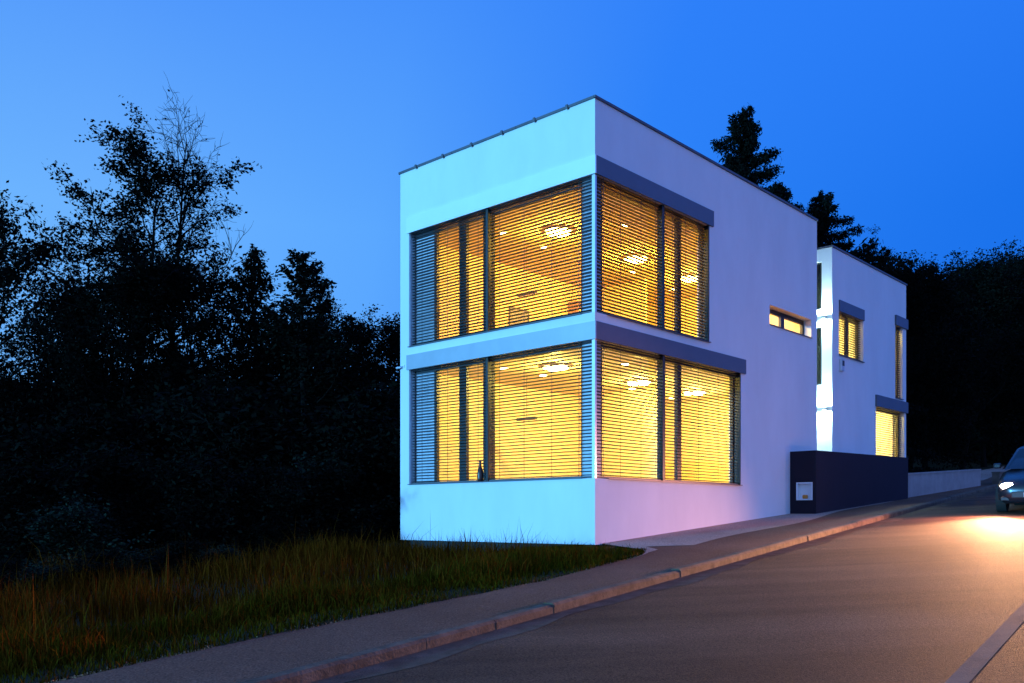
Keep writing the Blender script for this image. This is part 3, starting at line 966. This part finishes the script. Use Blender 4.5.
place('broadleaf_tree', rnd_a, 348, 30.0, 'rounded dark tree to the left of the house with a sloping crown', 'tree', W, 2.5, hgt(305, 348, 30) / 9.8)
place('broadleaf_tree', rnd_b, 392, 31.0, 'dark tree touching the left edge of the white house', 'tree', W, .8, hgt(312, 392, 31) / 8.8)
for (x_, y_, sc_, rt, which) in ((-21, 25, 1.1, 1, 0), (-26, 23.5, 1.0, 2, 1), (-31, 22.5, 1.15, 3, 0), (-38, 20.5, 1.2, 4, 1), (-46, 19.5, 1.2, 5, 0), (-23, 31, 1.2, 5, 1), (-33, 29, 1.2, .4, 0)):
    place('broadleaf_tree', (rnd_a, rnd_b)[which], 0, y_, 'dark leafy tree out of view, added to carry on the wood and shade it', 'tree', 'added out-of-view trees shading the wood', rt, sc_, x=x_)  # wood carried on out of view, added to shade the visible trees

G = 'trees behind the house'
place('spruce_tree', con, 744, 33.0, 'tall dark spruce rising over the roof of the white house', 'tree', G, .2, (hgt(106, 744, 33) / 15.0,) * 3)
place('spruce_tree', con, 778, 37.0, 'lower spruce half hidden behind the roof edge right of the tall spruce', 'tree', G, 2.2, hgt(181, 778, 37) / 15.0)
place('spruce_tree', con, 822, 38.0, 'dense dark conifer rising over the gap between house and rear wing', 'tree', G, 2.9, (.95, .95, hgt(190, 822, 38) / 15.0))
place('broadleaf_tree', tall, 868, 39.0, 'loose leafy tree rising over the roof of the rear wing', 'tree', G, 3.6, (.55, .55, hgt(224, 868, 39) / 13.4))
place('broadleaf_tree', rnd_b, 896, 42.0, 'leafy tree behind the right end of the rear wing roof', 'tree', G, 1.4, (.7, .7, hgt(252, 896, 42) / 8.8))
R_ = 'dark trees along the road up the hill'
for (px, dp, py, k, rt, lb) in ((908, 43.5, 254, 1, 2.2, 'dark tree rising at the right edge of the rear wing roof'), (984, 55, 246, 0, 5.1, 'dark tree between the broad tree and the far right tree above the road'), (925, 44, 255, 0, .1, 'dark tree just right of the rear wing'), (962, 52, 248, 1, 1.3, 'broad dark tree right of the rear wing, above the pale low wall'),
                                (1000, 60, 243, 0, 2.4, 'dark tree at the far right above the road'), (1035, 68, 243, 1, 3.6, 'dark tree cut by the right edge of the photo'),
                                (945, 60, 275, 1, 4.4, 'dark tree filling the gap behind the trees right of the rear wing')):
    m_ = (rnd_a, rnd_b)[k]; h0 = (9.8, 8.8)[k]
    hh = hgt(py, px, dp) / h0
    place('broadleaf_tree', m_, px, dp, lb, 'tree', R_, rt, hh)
# undergrowth bushes -----------------------------------------------------
bush_a = norm(build_tree(41, 2.2, 1.5, .03, 26, 10, .12, 'leaf_d', 'round', jit=.16, r0=.03), 2.2)
bush_b = norm(build_tree(42, 2.6, 1.4, .03, 26, 10, .12, 'leaf_a', 'round', jit=.16, r0=.03), 2.6)
rb = random.Random(3)
bl = ['bush at the left edge of the photo, lowest in the frame', 'bush under the tree at the left edge', 'second teal-tinged bush from the left edge', 'bush below the tallest tree', 'bush under the bare-topped tree',
      'bush left of the grass bank, under the slender tree', 'bush in the shade under the pointed tree', 'bush with pale leaf tips at the top of the grass', 'bush right of the pale-tipped bush', 'dark bush close to the left edge of the house', 'bush against the back of the lawn by the house', 'bush behind the house corner at the lawn edge']
spots = [(-10, 18.5), (25, 18), (75, 17.5), (125, 19.5), (170, 20.5), (205, 19), (240, 21), (268, 19.5), (305, 21), (345, 21.5), (372, 22.5), (398, 24)]
for i, ((px, dp), lb) in enumerate(zip(spots, bl)):
    place('bush', (bush_a, bush_b)[i % 2], px, dp, lb, 'bush', 'undergrowth bushes', rb.uniform(0, 6), rb.uniform(.8, 1.15))
for i in range(16):
    px = -40 + i * 29 + rb.uniform(-8, 8); dp = 23.5 + rb.uniform(-1, 1.5)
    place('tall_bush', bush_b, px, dp, 'tall dark bush in the deep shade between the trunks of the left wood', 'bush', 'dark understorey bushes', rb.uniform(0, 6), rb.uniform(1.3, 1.75))
for i, y_ in enumerate(np.arange(3.5, 14, 1.5)):
    place('bush', bush_b, 0, float(y_), 'dark bush of an unseen hedge added to shade the lawn', 'bush', 'added hedge shading the lawn', i * 1.3, .62, x=-14.5 - .25 * i)  # hedge added out of view to keep the low sun off the lawn


def mass(name, x0, x1, y0, y1, top, n, seed, size=.34):
    R = np.random.default_rng(seed)
    x = R.uniform(x0, x1, n); y = R.uniform(y0, y1, n)
    lobe = .78 + .22 * np.sin(x * .9 + 2 * np.sin(x * .37)) * np.cos(y * .5)
    z0 = ground_z(x, y)
    z = z0 + R.uniform(0, 1, n) ** .8 * top * lobe
    me = leaves_mesh(name, np.stack([x, y, z], -1), size, R, 1.6, .2)
    return put(link_mesh(name, me, M['leaf_a']), kind='stuff')


put(mass('distant_wood', -34, 3, 36, 44, 6.5, 70000, 5), 'black mass of distant wood filling the gaps behind the left trees', 'wood')
put(mass('hillside_wood', 16, 52, 58, 76, 13, 70000, 6, .5), 'black wooded slope filling the gaps behind the right-hand trees', 'wood')

for i in range(9):
    px = 10 + i * 42 + rb.uniform(-14, 14); dp = 13.6 + i * .78 + rb.uniform(-.5, .8)
    place('weed_clump', (bush_b, bush_a)[i % 2], px, dp, 'low dark weed clump standing in the dry grass where it meets the wood', 'weeds', 'weed clumps at the back of the grass', rb.uniform(0, 6), (rb.uniform(.35, .6), rb.uniform(.35, .6), rb.uniform(.22, .36)))
# ------------------------------------------------------------------ grass


def blades(name, n, s_r, e_r, hfun, wid, m, seed, lean=.35, maxp=None, label=None, power=1.0):
    R = np.random.default_rng(seed)
    s = R.uniform(*s_r, n); e = e_r[0] + (e_r[1] - e_r[0]) * R.uniform(0, 1, n) ** power
    p = pav_edge(s) - e
    x = K0.x + .6 * (s - s0) + .8 * p; y = K0.y + .8 * (s - s0) - .6 * p
    ru = (x - HC[0]) * HU[0] + (y - HC[1]) * HU[1]; rv = (x - HC[0]) * HV[0] + (y - HC[1]) * HV[1]
    pat = np.sin(x * 1.7 + np.sin(y * 2.3)) * np.sin(y * 1.9 + 1.3 * np.sin(x * 1.1))
    k = ~((ru > -.02) & (rv > -.1)) & ((ru < .1) | (rv > 0)) & (R.uniform(-1, 1.3, n) < pat + .75 - .22 * np.maximum(e - 4.5, 0)) & ~((ru > -.35) & (rv < .1) & (ru > -rv * .0) & (e < -.2))
    x, y, e, pat = x[k], y[k], e[k], pat[k]; n = len(x)
    z = ground_z(x, y) - .02
    h = hfun(e, x, y) * np.clip(.22 + np.abs(np.minimum(ru[k], 0)) / 1.6, .22, 1) * R.uniform(.4, 1.3, n) * (1 + .45 * pat) * np.where(R.uniform(size=n) < .04, 1.7, 1)
    az = R.uniform(0, 2 * np.pi, n); w = wid * R.uniform(.7, 1.4, n)
    ln = np.abs(R.normal(size=n)) * lean * h
    la = R.uniform(0, 2 * np.pi, n)
    ax, ay = np.cos(az) * w / 2, np.sin(az) * w / 2
    lx, ly = np.cos(la) * ln, np.sin(la) * ln
    b0 = np.stack([x - ax, y - ay, z], -1); b1 = np.stack([x + ax, y + ay, z], -1)
    m0 = np.stack([x + lx * .35 - ax * .8, y + ly * .35 - ay * .8, z + h * .6], -1); m1 = np.stack([x + lx * .35 + ax * .8, y + ly * .35 + ay * .8, z + h * .6], -1)
    tp = np.stack([x + lx, y + ly, z + h * (1 - .25 * lean)], -1)
    v = np.stack([b0, b1, m0, m1, tp], 1).reshape(-1, 3)
    i = np.arange(n)[:, None] * 5
    me = np_mesh(name, v, [i + np.array([[0, 1, 3, 2]]), i + np.array([[2, 3, 4]])])
    o = link_mesh(name, me, m)
    return put(o, label, None, None, 'stuff')


blades('verge_grass', 45000, (-1, 14.0), (.0, 2.2), lambda e, x, y: .09 + .12 * np.minimum(e, 1.5), .009, M['verge'], 1, .5, label='short green grass along the edge of the pavement')
blades('meadow_grass', 80000, (0, 24), (.7, 12.5), lambda e, x, y: .13 + .06 * np.minimum(e, 3), .012, M['blade'], 2, .45, label='long unmown grass on the bank left of the house')
blades('dry_grass', 42000, (0, 24), (.6, 11), lambda e, x, y: .16 + .10 * np.minimum(e, 2.5), .009, M['dry'], 3, .3, label='dry reddish-brown grass stalks among the green grass')
litter = blades('edge_litter', 16000, (-1, 13.2), (-.10, .30), lambda e, x, y: .02 + .03 * np.maximum(e, 0), .016, mat('leaf_litter', (.34, .19, .08), .9, var=.5, vscale=3, island=.5), 4, 1.2, label='pale dry litter along the edge of the pavement')
blades('gutter_weeds', 9000, (9.5, 20), (-1.42, -1.25), lambda e, x, y: .02 + .0 * e, .01, M['dry'], 6, .8, label='thin weeds and grit in the gutter at the kerb')

# ------------------------------------------------------------------ oncoming car with lit headlamps
SC = 14.4 + s0
cx, cy = xy(SC, 2.78)
car = empty('parked_car', (cx, cy, float(ramp_z(SC)) - .09), (0, -math.atan(.075), math.atan2(.8, .6)))
car.name = 'car'
put(car, 'dark oncoming car with glaring headlamps at the right edge of the photo', 'car')
paint = mat('dark_car_paint', (.02, .022, .03), .25, .3, var=.05)
tyre_m = mat('tyre_rubber', (.015, .015, .015), .85, var=.2)
st = [(.00, .60, .34, .60), (.06, .72, .26, .68), (.25, .82, .22, .75), (.60, .86, .20, .82), (1.15, .88, .20, .93), (1.9, .89, .20, .96), (2.8, .89, .20, .97), (3.5, .87, .22, .98), (3.95, .82, .28, .97), (4.1, .74, .36, .88)]
bm = bmesh.new(); rings = []
for (x, w_, zb, zt) in st:
    ring = []
    zm = zb + (zt - zb) * .55
    for (yy, zz) in ((-.80 * w_, zb), (-.97 * w_, zb + .10), (-w_, zm), (-.95 * w_, zt - .05), (-.82 * w_, zt), (-.4 * w_, zt + .03), (.4 * w_, zt + .03), (.82 * w_, zt), (.95 * w_, zt - .05), (w_, zm), (.97 * w_, zb + .10), (.80 * w_, zb)):
        ring.append(bm.verts.new((x, yy, zz)))
    rings.append(ring)
for a, b in zip(rings[:-1], rings[1:]):
    for i in range(12): bm.faces.new((a[i], a[(i + 1) % 12], b[(i + 1) % 12], b[i]))
bm.faces.new(rings[0]); bm.faces.new(rings[-1])
obj('body', bm, paint, car, True)
bm = bmesh.new()
gr = [(1.05, .80, .94), (1.85, .64, 1.40), (2.4, .63, 1.46), (3.2, .62, 1.43), (3.98, .74, .98)]
prev = None
rg = []
for (x, w_, z) in gr:
    rg.append([bm.verts.new(c) for c in ((x, -w_, z), (x, -w_ * .85, z + .025), (x, w_ * .85, z + .025), (x, w_, z))])
for a, b in zip(rg[:-1], rg[1:]):
    for i in range(3): bm.faces.new((a[i], a[i + 1], b[i + 1], b[i]))
obj('roof', bm, paint, car, True)
carglass = mat('car_glass', (.01, .012, .015), .05, 0, var=.1)
bm = bmesh.new()
bm.faces.new([bm.verts.new(c) for c in ((1.10, -.74, .985), (1.80, -.58, 1.405), (1.80, .58, 1.405), (1.10, .74, .985))])
obj('windscreen', bm, carglass, car)
for sg in (1, -1):
    bm = bmesh.new()
    lo = [(1.2, .86, .95), (2.0, .87, .97), (2.05, .87, .97), (3.0, .87, .97), (3.05, .87, .97), (3.85, .82, .975)]
    up = [(1.82, .65, 1.385), (1.95, .64, 1.40), (2.02, .64, 1.405), (2.95, .63, 1.415), (3.0, .63, 1.415), (3.35, .64, 1.34)]
    v0 = [bm.verts.new((a, sg * b, c)) for a, b, c in lo]; v1 = [bm.verts.new((a, sg * b, c)) for a, b, c in up]
    for i in range(5): bm.faces.new((v0[i], v0[i + 1], v1[i + 1], v1[i]))
    obj('side_window', bm, carglass, car)
    bm = bmesh.new(); box(bm, 1.30, 1.42, min(sg * .9, sg * 1.06), max(sg * .9, sg * 1.06), .98, 1.10, .03); obj('wing_mirror', bm, paint, car)
    bm = bmesh.new(); box(bm, 2.0, 2.16, min(sg * .885, sg * .905), max(sg * .885, sg * .905), .80, .83, .005); obj('door_handle', bm, M['alu'], car)
    # headlamps
    hp = (.135, sg * .58, .62)
    bm = bmesh.new(); bmesh.ops.create_uvsphere(bm, u_segments=18, v_segments=10, radius=1.0, matrix=Matrix.Translation((.12, sg * .58, .62)) @ Matrix.Diagonal((.09, .17, .085, 1)))
    hl = obj('headlight', bm, M['alu'], car, True)
    bm = bmesh.new(); bmesh.ops.create_uvsphere(bm, u_segments=18, v_segments=10, radius=1.0, matrix=Matrix.Translation((.055, sg * .58, .62)) @ Matrix.Diagonal((.035, .145, .07, 1)))
    obj('lens', bm, emit('headlamp_glow', (1, .62, .45), 380), hl, True)
    # dipped beam ahead plus the wide kerb-side spread of the same lamp
    for (aim, deg, watt, c_) in (((-1, .03, -.03), 64, 7600, (1, .48, .21)), ((-1, .42, -.27), 88, 2100, (1, .38, .24))):
        ld = bpy.data.lights.new('headlight_beam', 'SPOT'); ld.energy = watt; ld.color = c_
        ld.spot_size = math.radians(deg); ld.spot_blend = 1.0; ld.shadow_soft_size = .07
        lo_ = bpy.data.objects.new('beam', ld); col.objects.link(lo_); lo_.parent = hl
        lo_.location = (.0, sg * .58, .62); lo_.rotation_euler = Vector(aim).to_track_quat('-Z', 'Y').to_euler()
    bm = bmesh.new(); box(bm, 4.02, 4.09, min(sg * .48, sg * .74), max(sg * .48, sg * .74), .66, .84, .02); obj('tail_light', bm, mat('red_lens', (.25, .01, .01), .2), car)
    for xw in (.82, 3.32):
        bm = bmesh.new(); cyl(bm, (xw, sg * .70, .31), (xw, sg * .90, .31), .31, .31, 28)
        wl_ = obj('wheel', bm, tyre_m, car, False)
        bm = bmesh.new(); cyl(bm, (xw, sg * .90, .31), (xw, sg * .912, .31), .20, .185, 20); obj('rim', bm, M['alu'], wl_)
bm = bmesh.new(); box(bm, -.03, .03, -.5, .5, .36, .50, .015); obj('grille', bm, M['black'], car)
bm = bmesh.new(); box(bm, -.045, -.031, -.26, .26, .375, .485, .004); obj('number_plate', bm, M['white'], car)
for sg in (1, -1):
    bm = bmesh.new(); box(bm, .03, .10, min(sg * .55, sg * .72), max(sg * .55, sg * .72), .30, .38, .012); obj('air_intake', bm, M['black'], car)
